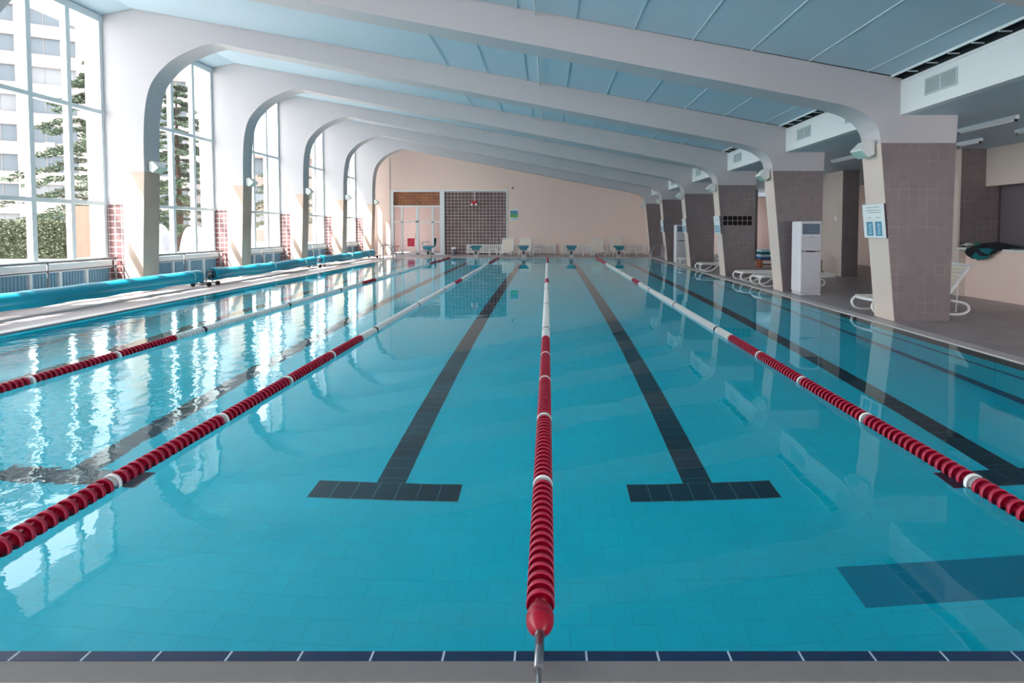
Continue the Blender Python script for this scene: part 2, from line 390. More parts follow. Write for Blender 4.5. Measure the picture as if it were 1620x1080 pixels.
# soffit vents: two per bay
def vent(y, label):
    t = thing('air_vent', label, 'air vent', (5.598, y, 3.59), 0, 'vents along the white soffit')
    fr = MB(); fr.box(-.012, 0, -.31, .31, -.125, -.105); fr.box(-.012, 0, -.31, .31, .105, .125)
    for q in (-.31, -.01, .29): fr.box(-.012, 0, q, q+.02, -.105, .105)
    fr.build('vent_frame', mat('vent_frame_paint', srgb(190, 206, 206), .5) if 'vfm' not in globals() else vfm, t)
    MB().box(-.003, 0, -.29, .29, -.105, .105).build('vent_backing', vgm, t)
    s = MB()
    for q in range(8): s.box(-.009, -.003, -.29, .29, -.1+q*.026, -.088+q*.026)
    s.build('slat', vfm, t); return t
vfm = mat('vent_frame_paint', srgb(190, 206, 206), .5); vgm = mat('vent_dark', srgb(120, 140, 144), .6)
v0 = vent(7.52, 'pale louvred vent on the white soffit face nearest the camera, right of the first pier')
for i, y in enumerate([9.6, 11.5, 13.6, 15.5, 17.6, 19.5, 21.6, 23.5, 25.6, 27.5]):
    bay = ['first and second', 'second and third', 'third and fourth', 'fourth and fifth', 'fifth and sixth'][i//2]
    dup(v0, (5.598, y, 3.59), None, 'pale louvred vent on the soffit between the %s right piers, %s one' % (bay, 'nearer' if i % 2 == 0 else 'farther'))

# ------------------------------------------------------------------ windows on the left
def window(n, y0, y1):
    X = -10.5
    gm = MB(); gm.poly([(X, y0, .78), (X, y1, .78), (X, y1, 6.45), (X, y0, 6.45)])
    g = struct(gm.build('window_%d' % n, GLASS), 'tall white framed window between two arched beams')
    f = MB(); L_ = y1-y0
    for k in range(5):
        y = y0+L_*k/4
        wd = .05 if 0 < k < 4 else .08
        f.box(X-.05, X+.07, max(y0, y-wd), min(y1, y+wd), .78, 6.5)
    for z in (2.09, 4.21): f.box(X-.04, X+.09, y0, y1, z-.045, z+.045)
    f.box(X-.05, X+.08, y0, y1, .74, .84); f.box(X-.05, X+.08, y0, y1, 6.30, 6.46)
    f.build('window_frame', TRIM, g)
    MB().box(X-.2, X+.16, y0, y1, .58, .76).build('window_sill', TRIM, g)
    return g
for k in range(len(edges)-1):
    y0 = edges[k]+(TH if k > 0 else 0); y1 = edges[k+1]
    if y1 > 31: y1 = 30.4
    if y1-y0 < .3: continue
    window(k+1, y0, y1)
    p = struct(bx(-10.55, -10.44, y0, y1, .0, .58).build('wall_left', PANEL))
    s = MB(); yy = y0+.04
    while yy < y1: s.box(-10.44, -10.425, yy, yy+.03, .03, .56); yy += .07
    s.build('rib', PANEL, p)
    s = MB(); yy = y0+.3
    while yy < y1: s.box(-10.44, -10.38, yy-.03, yy+.03, 0, .58); yy += .642
    s.build('post', TRIM, p)
# handrails
names = ['nearest the camera', 'in the second window bay', 'in the third window bay', 'in the fourth window bay', 'in the fifth window bay', 'beside the far wall']
for k in range(1, 7):
    y0 = FR[k]+TH+.02; y1 = (FR[k+1] if k < 7 else 31)-.02
    if k == 1: y0 = FR[1]+TH+.02
    t = thing('handrail', 'grey double tube handrail below the window, '+names[k-1], 'handrail', (-10.2, y0, 0.008), 0, 'handrails below the left windows')
    ln = y1-y0+ (.25 if True else 0)
    ln = y1-y0
    MB().tube([(0, 0, .80), (0, ln, .80)], .022, 8).build('top_rail', RAIL, t)
    MB().tube([(0, 0, .62), (0, ln, .62)], .018, 8).build('lower_rail', RAIL, t)
    for q in (.06, ln/2, ln-.06):
        MB().tube([(0, q, 0), (0, q, .80)], .018, 8).build('post', RAIL, t)
    if k == 6: break

# ------------------------------------------------------------------ end walls
YB = 30.4
bw = MB()
bw.prism([(-2.39, 0), (13.2, 0), (13.2, 3.3), (5.6, 3.3), (5.6, 3.9), (-9.69, 6.7), (-10.6, 6.5), (-10.6, 0), (-9.14, 0), (-9.14, 3.74), (-2.39, 3.74)], 'y', YB, YB+.25)
struct(bw.build('wall_far', BEIGE))
ft = MB()
ft.box(-9.14, -8.98, YB-.03, YB+.2, 0, 3.74); ft.box(-6.28, -6.02, YB-.03, YB+.2, 0, 3.74); ft.box(-2.43, -2.36, YB-.03, YB+.2, 0, 3.74)
ft.box(-8.98, -6.28, YB-.03, YB+.2, 3.64, 3.74); ft.box(-6.02, -2.43, YB-.03, YB+.2, 3.66, 3.74); ft.box(-8.98, -6.28, YB-.02, YB+.2, 2.78, 2.86)
struct(ft.build('trim_14', TRIM))
struct(bx(-8.98, -6.28, YB+.08, YB+.12, 2.86, 3.64).build('wall_orange_panel', ORANGE))
struct(bx(-6.02, -2.43, YB+.05, YB+.2, 0, 3.66).build('wall_dark_tile_panel', MAROON2))
dm = MB(); dm.poly([(-8.98, YB+.08, 0), (-6.28, YB+.08, 0), (-6.28, YB+.08, 2.78), (-8.98, YB+.08, 2.78)])
d = struct(dm.build('door_1', GLASS))
f = MB()
for x, w_ in ((-8.50, .05), (-7.60, .08), (-6.72, .06)): f.box(x-w_, x+w_, YB+.03, YB+.12, 0, 2.78)
f.box(-8.98, -6.28, YB+.03, YB+.12, 1.87, 1.95); f.box(-8.98, -6.28, YB+.03, YB+.12, 0, .10)
f.build('door_frame', TRIM, d)
MB().tube([(-7.72, YB, .9), (-7.72, YB, 1.25)], .015, 8).build('door_handle', STEEL, d)
# room beyond the glazed door
rm = MB()
rm.box(-10.6, -2, 34.65, 34.8, 0, 3.2); rm.box(-2.1, -2, YB+.25, 34.65, 0, 3.2); rm.box(-10.6, -2, YB+.25, 34.8, 3.2, 3.3)
rm.box(-10.6, -10.45, YB+2.7, 34.65, 0, 3.2)  # unseen partial side wall, added and cut short to set the room's daylight
struct(rm.build('wall_back_room', mat('lilac_grey_room_paint', srgb(206, 192, 190), .7)))
# near end: low wall and high lintel, unseen gap between added for daylight
nw = MB(); nw.box(-10.6, 13.2, -5, -4.85, 0, .5); nw.box(-10.6, 5.75, -5, -4.85, 1.6, 6.9)
struct(nw.build('wall_near', BEIGE))
# right lobby
wr = MB(); wr.box(12.9, 13.05, -5, 25.6, 0, 3.3); wr.box(12.9, 13.05, 25.6, 28.4, 0, .3); wr.box(12.9, 13.05, 25.6, 28.4, 3.15, 3.3); wr.box(12.9, 13.05, 28.4, YB, 0, 3.3)
struct(wr.build('wall_right', BEIGE))
wm = MB(); wm.poly([(12.97, 25.6, .3), (12.97, 28.4, .3), (12.97, 28.4, 3.15), (12.97, 25.6, 3.15)])  # unseen window, added to bring daylight to the far right end
wg = struct(wm.build('window_10', GLASS)); f = MB()
for k in range(5): f.box(12.93, 13.01, 25.6+k*.685, 25.66+k*.685, .3, 3.15)
f.build('window_frame', TRIM, wg)
def col(x0, x1, y0, y1, nm='pillar'):
    o = struct(bx(x0, x1, y0, y1, 0, 3.3).build(nm, TAUPE)); MB().box(x0-.01, x0, y0, y1, 0, 3.3).build('pillar_inner_face', CREAM, o); return o
col(9.12, 9.62, 16.2, 17.2); col(9.12, 9.7, 20.2, 21.2); col(9.12, 9.7, 24.2, 25.2)
struct(bx(9.75, 9.95, 17.3, 18.6, 0, 3.3).build('wall_stub', CREAM))
struct(bx(9.27, 10.2, 11.85, 12.2, 0, 3.3).build('wall_lobby', TAUPE))
struct(bx(9.25, 9.30, 11.80, 12.2, 0, 3.3).build('trim_15', CREAM))
struct(bx(10.2, 12.9, 12.0, 12.2, 0, 3.3).build('wall_lobby_back', SLATE))
struct(bx(9.9, 10.05, 4.0, 11.85, 2.45, 3.3).build('wall_bulkhead', CREAM))
struct(bx(10.25, 10.35, 4.0, 11.85, 0, 3.3).build('wall_niche', SLATE))
struct(bx(9.25, 9.42, 4.0, 11.7, .008, 1.04).build('wall_counter', BEIGE))
struct(bx(9.10, 9.25, 11.55, 11.7, .008, 1.04).build('trim_16', CREAM))
struct(bx(9.18, 9.75, 4.0, 11.72, 1.04, 1.08).build('trim_counter_top', TRIM))
# roof outside right so no sky light leaks, lobby back
# ------------------------------------------------------------------ lobby lamps
def tube_lamp(x, y, ln, label):
    t = thing('fluorescent_lamp', label, 'ceiling lamp', (x, y, 3.30), 0, 'unlit tube lamps on the lobby ceiling')
    MB().box(-.03, .03, 0, ln, -.06, 0).build('lamp_body', TRIM, t)
    MB().tube([(0, .03, -.075), (0, ln-.03, -.075)], .018, 10).build('lamp_tube', WPL, t)
    for q in (.02, ln-.04): MB().box(-.02, .02, q, q+.02, -.1, -.045).build('lamp_holder', BPL, t)
tube_lamp(7.45, 8.35, 1.2, 'unlit tube lamp on the lobby ceiling, just right of the nearest pier')
tube_lamp(7.45, 6.9, 1.2, 'unlit tube lamp on the lobby ceiling at the right photo edge')
tube_lamp(8.62, 10.45, .6, 'short unlit tube lamp on the lobby ceiling above the pale wall strip')
tube_lamp(8.55, 8.4, 1.2, 'unlit tube lamp on the lobby ceiling before the beige bulkhead')
tube_lamp(7.46, 12.5, 1.3, 'unlit tube lamp on the lobby ceiling seen between first and second pier')

# ------------------------------------------------------------------ lane ropes
def float_bm(b, o, col=0, lo=False):
    """one wave float: rim, cone and webs around the y axis, centred at o"""
    R_, P = .057, .0565
    seg = 12 if lo else 22
    prof = [(.012, -.028), (.017, -.026), (.019, .002), (.048, -.002), (R_-.004, -.010), (R_, -.009), (R_, .010), (R_-.003, .012), (.045, .011), (.020, .012), (.016, .027), (.012, .028)]
    n0 = len(b.bm.faces)
    b.lathe(prof, 'y', o, seg)
    b.bm.faces.ensure_lookup_table()
    for f in b.bm.faces[n0+4*seg:n0+7*seg]: f.material_index = 1
    if not lo:
        for k in range(4):
            a = k*math.pi/2+.4; c, s = math.cos(a), math.sin(a)
            for (y0, y1) in ((-.026, -.001), (.012, .026)):
                r0, r1 = .014, .042
                pts = [(r0, y0), (r1*.75, y0), (r1, y1 if y0 < 0 else y0), (r0, y1)] if y0 < 0 else [(r0, y0), (r1, y0), (r1*.75, y1), (r0, y1)]
                w_ = .0015
                for sg in (-w_, w_):
                    b.poly([(o[0]+c*r-s*sg, o[1]+t, o[2]+s*r+c*sg) for r, t in pts])
    return b
def rope(x, label, vis):
    t = thing('lane_rope', label, 'lane rope', (x, YN, 0.012), 0, 'lane ropes on the pool')
    L_ = YF-YN
    MB().tube([(0, .02, .0), (0, L_-.02, 0)], .004, 6).build('steel_cable', STEEL, t)
    def make(mt):
        b = float_bm(MB(), (0, 0, 0)); o = b.build('float_disc', mt, t, fix=False); return o
    protos = {}
    n = int((L_-.30)/.0567); rest = {'r': MB(), 'w': MB(), 'k': MB()}; made = 0
    for i in range(n):
        y = .232+i*.0567; Y = y+YN
        if Y < 7.0: c = 'w' if i % 18 == 17 else 'r'
        elif Y > 22: c = 'w' if i % 18 == 17 else 'r'
        elif 14.0 < Y < 15.1: c = 'r'
        elif i % 44 == 10: c = 'k'
        else: c = 'w'
        zz = .004*math.sin(Y*1.7+x)
        if Y > vis and made < 100:
            made += 1
            if c not in protos:
                o = protos[c] = make({'r': (RED, REDRIM), 'w': (WFLOAT, WPL), 'k': (BPL, BPL)}[c])
            else:
                o = protos[c].copy(); C.objects.link(o); o.parent = t
            if c == 'w': o['label'] = 'white float disc'
            o.location = (0, y, zz); o.rotation_euler = (0, random.uniform(0, 1), 0)
        else:
            float_bm(rest[c], (0, y, zz), lo=Y > 9 or Y < vis)
    for c, b in rest.items():
        if len(b.bm.verts):
            o = b.build({'r': 'red_float_discs', 'w': 'white_float_discs', 'k': 'dark_float_discs'}[c], {'r': (RED, REDRIM), 'w': (WFLOAT, WPL), 'k': (BPL, BPL)}[c], t, fix=False); o['kind'] = 'stuff'
    # egg shaped end float and turnbuckle
    MB().lathe([(.016, .070), (.024, .076), (.040, .092), (.050, .115), (.053, .130), (.0515, .132), (.0515, .136), (.0535, .138), (.052, .144), (.0535, .146), (.052, .156), (.049, .172), (.042, .190), (.03, .202), (.02, .206)], 'y', (0, 0, .006), 24).build('end_float', RED, t)
    tb = MB().tube([(0, -.13, .046), (0, .055, .014)], .0165, 14).build('turnbuckle', STEEL, t)
    MB().lathe([(.006, .045), (.0185, .048), (.0185, .062), (.008, .075)], 'y', (0, 0, .012), 14).build('collar', STEEL, tb)
    MB().tube([(0, -.12, .046), (0, -.18, .044), (0, -.20, .03), (0, -.205, .0)], .008, 8).build('hook', STEEL, t)
rope(-.03, 'red and white float lane rope running straight up the middle of the photo', 1.9)
rope(2.47, 'red and white float lane rope right of the middle one', 2.6)
rope(-2.53, 'red and white float lane rope first left of the middle one', 2.3)
rope(-5.03, 'red and white float lane rope farthest left, nearest the window side', 4.6)

# ------------------------------------------------------------------ pool cover rollers on the left deck
def roller(y0, y1, label, saggy=False):
    t = thing('pool_cover_roll', label, 'pool cover', (-8.95, y0, .008), 0, 'rolled pool covers on wheeled reels')
    L_ = y1-y0; b = MB(); n = 60; seg = 26; rings = []
    for i in range(n+1):
        y = .12+(L_-.24)*i/n; r = .148+.004*math.sin(i*.7)+(.012*math.sin(i*.31+1) if saggy else 0)
        sag = -.035*math.sin(math.pi*i/n) if saggy else -.01*math.sin(math.pi*i/n)
        rings.append([b.bm.verts.new((r*math.cos(a), y, .29+sag+r*math.sin(a)*(1.1 if saggy and math.sin(a) < 0 else 1))) for a in [2*math.pi*k/seg for k in range(seg)]])
    for i in range(n):
        for k in range(seg):
            f = b.bm.faces.new([rings[i][k], rings[i][(k+1) % seg], rings[i+1][(k+1) % seg], rings[i+1][k]]); f.smooth = True
    b.bm.faces.new(rings[0]); b.bm.faces.new(rings[-1])
    b.build('rolled_cover', COVER, t)
    # loose outer flap edge
    fl_ = MB(); m = 40
    for i in range(m):
        ya, yb = .12+(L_-.24)*i/m, .12+(L_-.24)*(i+1)/m
        za, zb = [.19+.012*math.sin(q*5) for q in (ya, yb)]
        fl_.poly([(.135, ya, .22), (.135, yb, .22), (.152, yb, zb-.05), (.152, ya, za-.05)])
    fl_.build('cover_flap', COVER, t)
    MB().lathe([(.13, .118), (.135, .112), (.05, .108)], 'y', (0, 0, .29), 22).build('roll_lining', COVERD, t)
    MB().tube([(0, -.02, .29), (0, L_+.02, .29)], .03, 12).build('axle', STEEL, t)
    for q in (.22, L_/2, L_-1.0) if saggy else (L_-.45,):
        MB().lathe([(.158, q-.012), (.160, q-.01), (.160, q+.01), (.158, q+.012)], 'y', (0, 0, .285 if not saggy else .27), 26).build('strap', STRAP, t)
    for q in (.04, L_-.04):
        fr = MB(); fr.tube([(-.2, q, .07), (.22, q, .07)], .016, 8); fr.tube([(-.1, q, .07), (0, q, .29), (.1, q, .07)], .014, 8)
        fo = fr.build('reel_stand', STEEL, t)
        for xx in (-.2, .22):
            MB().lathe([(.02, -.022), (.055, -.02), (.062, -.01), (.062, .01), (.055, .02), (.02, .022)], 'y', (xx, q, .062), 16).build('wheel', RUBBER, fo)
roller(6.85, 13.45, 'smooth blue rolled pool cover nearest the camera on the left deck')
roller(13.72, 20.0, 'blue rolled pool cover with loose flap and straps, middle of three', True)
roller(20.3, 26.7, 'blue rolled pool cover farthest from the camera on the left deck', True)

# ------------------------------------------------------------------ pool ladders
def ladder(x, y, s, label):
    t = thing('pool_ladder', label, 'pool ladder', (x, y, 0), 0)
    for q in (-.25, .25):
        p = catmull([(s*.46, q, .008), (s*.46, q, .5), (s*.44, q, .66), (s*.36, q, .73), (s*.14, q, .72), (s*.02, q, .66), (-s*.14, q, .40), (-s*.17, q, .2), (-s*.17, q, -.8)], 4)
        MB().tube(p, .021, 10).build('handrail', STEEL, t)
        MB().lathe([(.05, .008), (.05, .02), (.03, .028)], 'z', (s*.46, q, 0), 14).build('flange', STEEL, t)
    for z in (-.2, -.45, -.7):
        MB().box(-s*.17-.04, -s*.17+.04, -.25, .25, z-.012, z+.012).build('step', STEEL, t)
ladder(5.02, 24.8, 1, 'steel pool ladder with curved rails at the far right pool corner')
ladder(-7.55, 25.1, -1, 'steel pool ladder with curved rails at the far left pool corner')

# ------------------------------------------------------------------ starting blocks
blk = thing('starting_block', 'teal topped starting block in the leftmost lane before the glass door', 'starting block', (LANES[0], 27.45, .008), 0, 'starting blocks along the far pool end')
MB().prism([(-.14, 0), (.14, 0), (.10, .46), (-.10, .46)], 'y', -.12, .12).build('pedestal', mat('grey_block_base', srgb(186, 180, 176), .5), blk)
MB().prism([(-.30, .50), (.30, .56), (.30, .61), (-.30, .55)], 'x', -.26, .26).build('platform', BLOCKT, blk)
MB().box(-.20, .20, -.30, -.26, .38, .52).build('platform_front', BLOCKT, blk)
MB().tube([(-.16, -.3, .44), (-.16, -.36, .42), (.16, -.36, .42), (.16, -.3, .44)], .014, 8).build('backstroke_grip', STEEL, blk)
MB().box(-.05, .05, -.125, -.12, .14, .32).build('number_plate', BPL, blk)
for i, nm in enumerate(['second lane from the left before dark tiles', 'middle lane before a cream lounger', 'fourth lane before the white radiator', 'rightmost lane before a cream lounger']):
    dup(blk, (LANES[i+1], 27.45, .008), 0, 'teal topped starting block in the '+nm)

# ------------------------------------------------------------------ loungers and side tables
def lounger(loc, rz, label, ang, group, back_len=.72):
    """foot at the origin, lying towards +x"""
    t = thing('sun_lounger', label, 'sun lounger', loc, rz, group)
    L1, W = 1.20, .32
    s = MB()
    for k in range(15): s.box(.06+k*.076, .118+k*.076, -W+.04, W-.04, .268, .282)
    s.build('seat', LCREAM, t)
    for q in (-W, W-.045):
        p = MB(); p.box(.03, L1+.08, q, q+.045, .245, .295, bev=.012); p.build('side_rail', WPL, t)
    MB().tube(catmull([(.10, -W+.03, .27), (.02, -W+.06, .26), (-.03, 0, .262), (.02, W-.06, .26), (.10, W-.03, .27)], 5), .028, 10).build('foot_rail', WPL, t)
    # backrest
    b = MB(); ca, sa = math.cos(ang), math.sin(ang)
    def PT(u, v, y): return (L1+u*ca-v*sa, y, .275+u*sa+v*ca)
    def obox(u0, u1, y0, y1, v0, v1):
        vs = [b.bm.verts.new(PT(u, v, y)) for u in (u0, u1) for y in (y0, y1) for v in (v0, v1)]
        for f in [(0, 1, 3, 2), (4, 6, 7, 5), (0, 4, 5, 1), (2, 3, 7, 6), (0, 2, 6, 4), (1, 5, 7, 3)]: b.bm.faces.new([vs[i] for i in f])
    for k in range(9): obox(.02+k*.076, .085+k*.076, -W+.03, W-.03, 0, .014)
    b.build('backrest', LCREAM, t)
    b = MB()
    for q in (-W, W-.04): obox(0, back_len, q, q+.04, -.02, .02)
    obox(back_len-.02, back_len+.02, -W, W, -.02, .02)
    b.build('back_frame', WPL, t)
    # looping legs
    for q in (-W+.02, W-.02):
        MB().tube(catmull([(.02, q, .25), (-.04, q, .17), (.02, q, .06), (.20, q, .022), (.40, q, .06), (.62, q, .24)], 5), .022, 10).build('leg', WPL, t)
        MB().tube(catmull([(.98, q, .24), (1.12, q, .06), (1.30, q, .022), (1.52, q, .03), (1.62, q, .10), (1.56, q, .20), (1.3, q, .26)], 5), .022, 10).build('leg', WPL, t)
    if ang > .1:
        MB().tube([PT(back_len*.6, -.02, -W+.08), (1.45, -W+.08, .05), (1.45, W-.08, .05), PT(back_len*.6, -.02, W-.08)], .012, 8).build('back_support', WPL, t)
    else:
        for q in (-W+.02, W-.02): MB().tube([(1.2, q, .262), (1.9, q, .262)], .014, 8).build('back_support', WPL, t)
    return t
G1 = 'sun loungers between the right piers'; G2 = 'upright loungers by the far wall'
lounger((5.60, 9.22, .008), 0, 'white lounger with raised back behind the nearest right pier', R(54), G1)
lounger((5.42, 13.55, .008), 0, 'flat white lounger by the pool edge, nearer of the pair beyond the air conditioner', R(3), G1)
lounger((5.42, 14.85, .008), 0, 'flat white lounger by the pool edge, farther of the pair before the striped mats', R(3), G1)
lounger((5.30, 18.35, .008), 0, 'white lounger with raised back behind the pier with dark tiles', R(40), G1)
lounger((5.36, 21.35, .008), 0, 'white lounger farthest back, just in front of the distant air conditioner', R(20), G1)
for x, nm in ((-2.28, 'left of the middle starting block'), (-1.28, 'directly behind the middle starting block'), (2.78, 'left of the rightmost starting block'), (3.83, 'directly behind the rightmost starting block')):
    lounger((x, 28.05, .008), R(90), 'cream lounger with upright back, '+nm, R(68), G2, .74)
def side_table(x, label):
    t = thing('side_table', label, 'side table', (x, 28.55, .008), 0, 'white side tables by the far wall')
    MB().box(-.22, .22, -.22, .22, .36, .40, bev=.01).build('table_top', WPL, t)
    for a in (-1, 1):
        for c in (-1, 1): MB().tube([(a*.18, c*.18, .36), (a*.21, c*.21, 0)], .022, 8).build('leg', WPL, t)
for x, nm in ((-3.0, 'left of both pairs of loungers, before the dark tiles'), (-.62, 'right of the left lounger pair'), (2.13, 'left of the right lounger pair'), (4.62, 'farthest right before the last radiator')):
    side_table(x, 'small white plastic table '+nm)
# radiators
def radiator(x0, x1, label):
    t = thing('radiator', label, 'radiator', (x0, YB-.14, .008), 0, 'white radiators along the far wall')
    w_ = x1-x0; n = int(w_/.11)
    s = MB()
    for k in range(n): s.box(k*.11+.006, k*.11+.070, -.05, .05, .08, .60, bev=.008)
    s.build('radiator_fins', RADM, t)
    s = MB(); s.box(0, w_, -.03, .03, .53, .56); s.box(0, w_, -.03, .03, .12, .15); s.build('radiator_header', RADM, t)
    for q in (.1, w_-.1): MB().box(q, q+.03, -.03, .03, 0, .1).build('foot', RADM, t)
radiator(-4.72, -2.25, 'white ribbed radiator in front of the dark tile panel')
radiator(-2.15, .50, 'white ribbed radiator behind the left pair of cream loungers')
radiator(.80, 3.25, 'white ribbed radiator behind the fourth starting block')
radiator(3.35, 5.85, 'white ribbed radiator at the far right of the far wall')
# bin, poster, sounder, camera dome on the far wall
t = thing('waste_bin', 'small grey bin with white lid before the dark tile wall', 'bin', (-5.33, 29.6, .008))
MB().lathe([(.10, 0), (.13, .02), (.15, .34), (.155, .35)], 'z', (0, 0, 0), 18).build('bin_body', mat('grey_bin_plastic', srgb(130, 134, 142), .5), t)
MB().lathe([(.16, .35), (.165, .40), (.12, .45), (.02, .46)], 'z', (0, 0, 0), 18).build('bin_lid', WPL, t)
t = thing('wall_poster', 'small blue and green poster on the far beige wall', 'poster', (-1.97, YB-.012, 2.30))
MB().box(-.24, .24, 0, .011, -.32, .34).build('poster_board', PAPER, t)
MB().box(-.22, .22, -.004, 0, .04, .26).build('blue_panel', BLUEP, t)
MB().box(-.22, .22, -.004, 0, -.14, .04).build('green_panel', GREENP, t)
s = MB()
for q in range(4): s.box(-.18, .12+.02*q, -.003, 0, -.20-q*.022, -.192-q*.022)
s.build('text_line', PGREY, t)
t = thing('emergency_light', 'red twin spot emergency light hanging before the dark tile wall', 'emergency light', (-4.26, YB-.16, 2.98))
MB().tube([(0, 0, .10), (0, 0, .66), (0, .03, .70), (0, .135, .71)], .022, 8).build('hanger_rod', TRIM, t)
MB().box(-.17, .17, -.10, .10, -.10, .12, bev=.03).build('housing', mat('red_housing', srgb(190, 20, 44), .4), t)
for q in (-.13, .13): MB().lathe([(.03, -.06), (.065, -.12), (.06, -.14)], 'y', (q, -.02, -.08), 14).build('spot', WPL, t)
t = MB().lathe([(.05, 0), (.05, -.03), (.03, -.06), (.01, -.07)], 'y', (-2.06, YB-.003, 3.87), 14).build('wall_sensor', BPL); tag(t, 'small round black sensor on the far wall above the poster', 'sensor')
s = MB(); s.box(-9.175, -9.155, YB-.02, YB, 0, 5.6)
t = s.build('wall_cable_duct', RAIL); tag(t, 'thin grey vertical duct in the far left wall corner', 'cable duct')

# ------------------------------------------------------------------ air conditioners
def ac(loc, label):
    t = thing('air_conditioner', label, 'air conditioner', loc, 0, 'floor standing air conditioners')
    MB().box(0, .49, 0, .42, .06, 1.66, bev=.025).build('body', ACW, t)
    MB().box(.02, .47, .01, .40, 0, .06).build('plinth', ACG, t)
    g = MB().box(.05, .44, -.006, .01, 1.36, 1.60).build('air_grille', ACB, t)
    s = MB()
    for k in range(6): s.box(.05, .44, -.014, -.004, 1.375+k*.038, 1.385+k*.038)
    s.build('grille_slat', ACL, g)
    MB().box(.03, .46, -.010, .01, 1.02, 1.33, bev=.003).build('upper_panel', ACG, t)
    MB().box(.03, .46, -.004, .005, .955, 1.005).build('band', mat('ac_band_grey', srgb(150, 150, 160), .4), t)
    MB().box(.14, .34, -.008, 0, .965, .992).build('display', BPL, t)
    MB().box(.03, .46, -.010, .01, .10, .94, bev=.003).build('lower_panel', ACG, t)
    MB().box(.20, .29, -.013, -.009, 1.30, 1.31).build('maker_badge', mat('badge_grey', srgb(120, 120, 130), .4), t)
    for q in (.02, .40): MB().box(q, q+.07, -.03, .05, 0, .03).build('foot', ACW, t)
    return t
a1 = ac((5.66, 11.72, .008), 'tall white floor standing air conditioner beside the second right pier')
dup(a1, (5.54, 22.6, .008), 0, 'distant tall white air conditioner between the fourth and fifth right piers')

# ------------------------------------------------------------------ posters on the piers
def pier_x(z): return 5.574-.28*z/2.86
def pier_poster(y, label, z0=1.34, z1=1.90):
    zc = (z0+z1)/2; h = z1-z0
    t = thing('safety_poster', label, 'poster', (pier_x(zc)-.004, y+.26, zc), 0, 'framed posters on the right piers')
    sh = .28/2.86
    def slab_(v0, v1, y0, y1, x0, x1, name, m):
        MB().prism([(x0-sh*v0, v0), (x1-sh*v0, v0), (x1-sh*v1, v1), (x0-sh*v1, v1)], 'y', y0, y1).build(name, m, t)
    slab_(-h/2, h/2, -.29, .29, -.03, 0, 'poster_frame', PURPLE)
    slab_(-h/2+.002, h/2-.002, -.285, .285, -.034, -.03, 'poster_sheet', PAPER)
    slab_(-h/2+.04, -.01, -.20, -.03, -.036, -.034, 'blue_panel', BLUEP)
    slab_(-h/2+.04, -.01, .03, .20, -.036, -.034, 'blue_panel', BLUEP)
    b = MB()
    for (yy) in (-.115, .115):
        for k in range(5):
            v = -h/2+.07+k*.036
            b.prism([(-.0375-sh*v, v), (-.036-sh*v, v), (-.036-sh*(v+.02), v+.02), (-.0375-sh*(v+.02), v+.02)], 'y', yy-.05+.012*(k % 2), yy+.035-.012*(k % 3))
    b.build('swimmer_figure', PBLUE2, t)
    b = MB()
    for k, (ya, yb) in enumerate([(-.17, .17), (-.21, .2), (-.2, .12), (-.16, -.07), (.07, .16)]):
        v = [.22, .17, .135, .05, .05][k]
        b.prism([(-.0365-sh*v, v), (-.034-sh*v, v), (-.034-sh*(v+.012), v+.012), (-.0365-sh*(v+.012), v+.012)], 'y', ya, yb)
    b.build('text_line', PGREY, t)
    return t
p0 = pier_poster(8.37, 'blue and white framed poster on the nearest right pier')
for y, nm in ((16.37, 'third right pier beside dark tiles'), (20.37, 'fourth right pier before the distant air conditioner'), (24.37, 'fifth right pier')):
    dup(p0, (p0.location[0], y+.26, 1.62), None, 'blue and white framed poster on the '+nm)

# ------------------------------------------------------------------ flood lamps on the piers
def flood(loc, mirror, label, group):
    t = thing('flood_lamp', label, 'flood lamp', loc, math.pi if mirror else 0, group)
    MB().box(-.03, 0, -.07, .07, -.10, .06).build('bracket', RAIL, t)
    MB().prism([(-.03, .10), (-.03, -.10), (-.12, -.15), (-.25, -.04), (-.25, -.01), (-.12, .12)], 'y', -.15, .15).build('housing', LAMPW, t)
    MB().prism([(-.125, -.152), (-.255, -.042), (-.262, -.05), (-.13, -.162)], 'y', -.13, .13).build('lamp_glass', LAMPG, t)
    return t
pn = ['first', 'second', 'third', 'fourth', 'fifth', 'sixth']
for k in range(6):
    flood((5.30, FR[k+2]+.25, 2.80), False, 'pale flood lamp high on the %s right pier, counted from the camera' % pn[k], 'flood lamps on the right piers')
for k in range(5):
    flood((-9.525, FR[k+3]+.25, 2.98), True, 'pale flood lamp high on the %s left pier, counted from the camera' % pn[k], 'flood lamps on the left piers')

# ------------------------------------------------------------------ lobby odds and ends
t = thing('wooden_bench', 'low red brown wooden bench carrying folded striped mats', 'bench', (8.55, 20.2, .008))
MB().box(-.42, .42, -.25, .25, .27, .31, bev=.006).build('bench_top', WOOD, t)
for a in (-.36, .36):
    MB().box(a-.035, a+.035, -.22, .22, 0, .27).build('leg', WOOD, t)
MB().box(-.36, .36, -.02, .02, .08, .14).build('stretcher', WOOD, t)
for k, (m, c) in enumerate([(BLUEF, 'deep blue'), (PALEF, 'pale blue'), (TEALF, 'teal'), (PALEF, 'white')]):
    o = bx(-.42+.01*k, .40-.015*(k % 2), -.24, .24, 0, .095, bev=.035).build('folded_mat', m, None, (8.55, 20.2, .32+k*.098))
    tag(o, '%s folded mat, %s of the stack on the wooden bench' % (c, ['lowest', 'second', 'third', 'topmost'][k]), 'folded mat', 'folded mats on the bench')
t = thing('litter_bin', 'brown lobby bin with black liner beside the air conditioner', 'bin', (8.52, 16.5, .008))
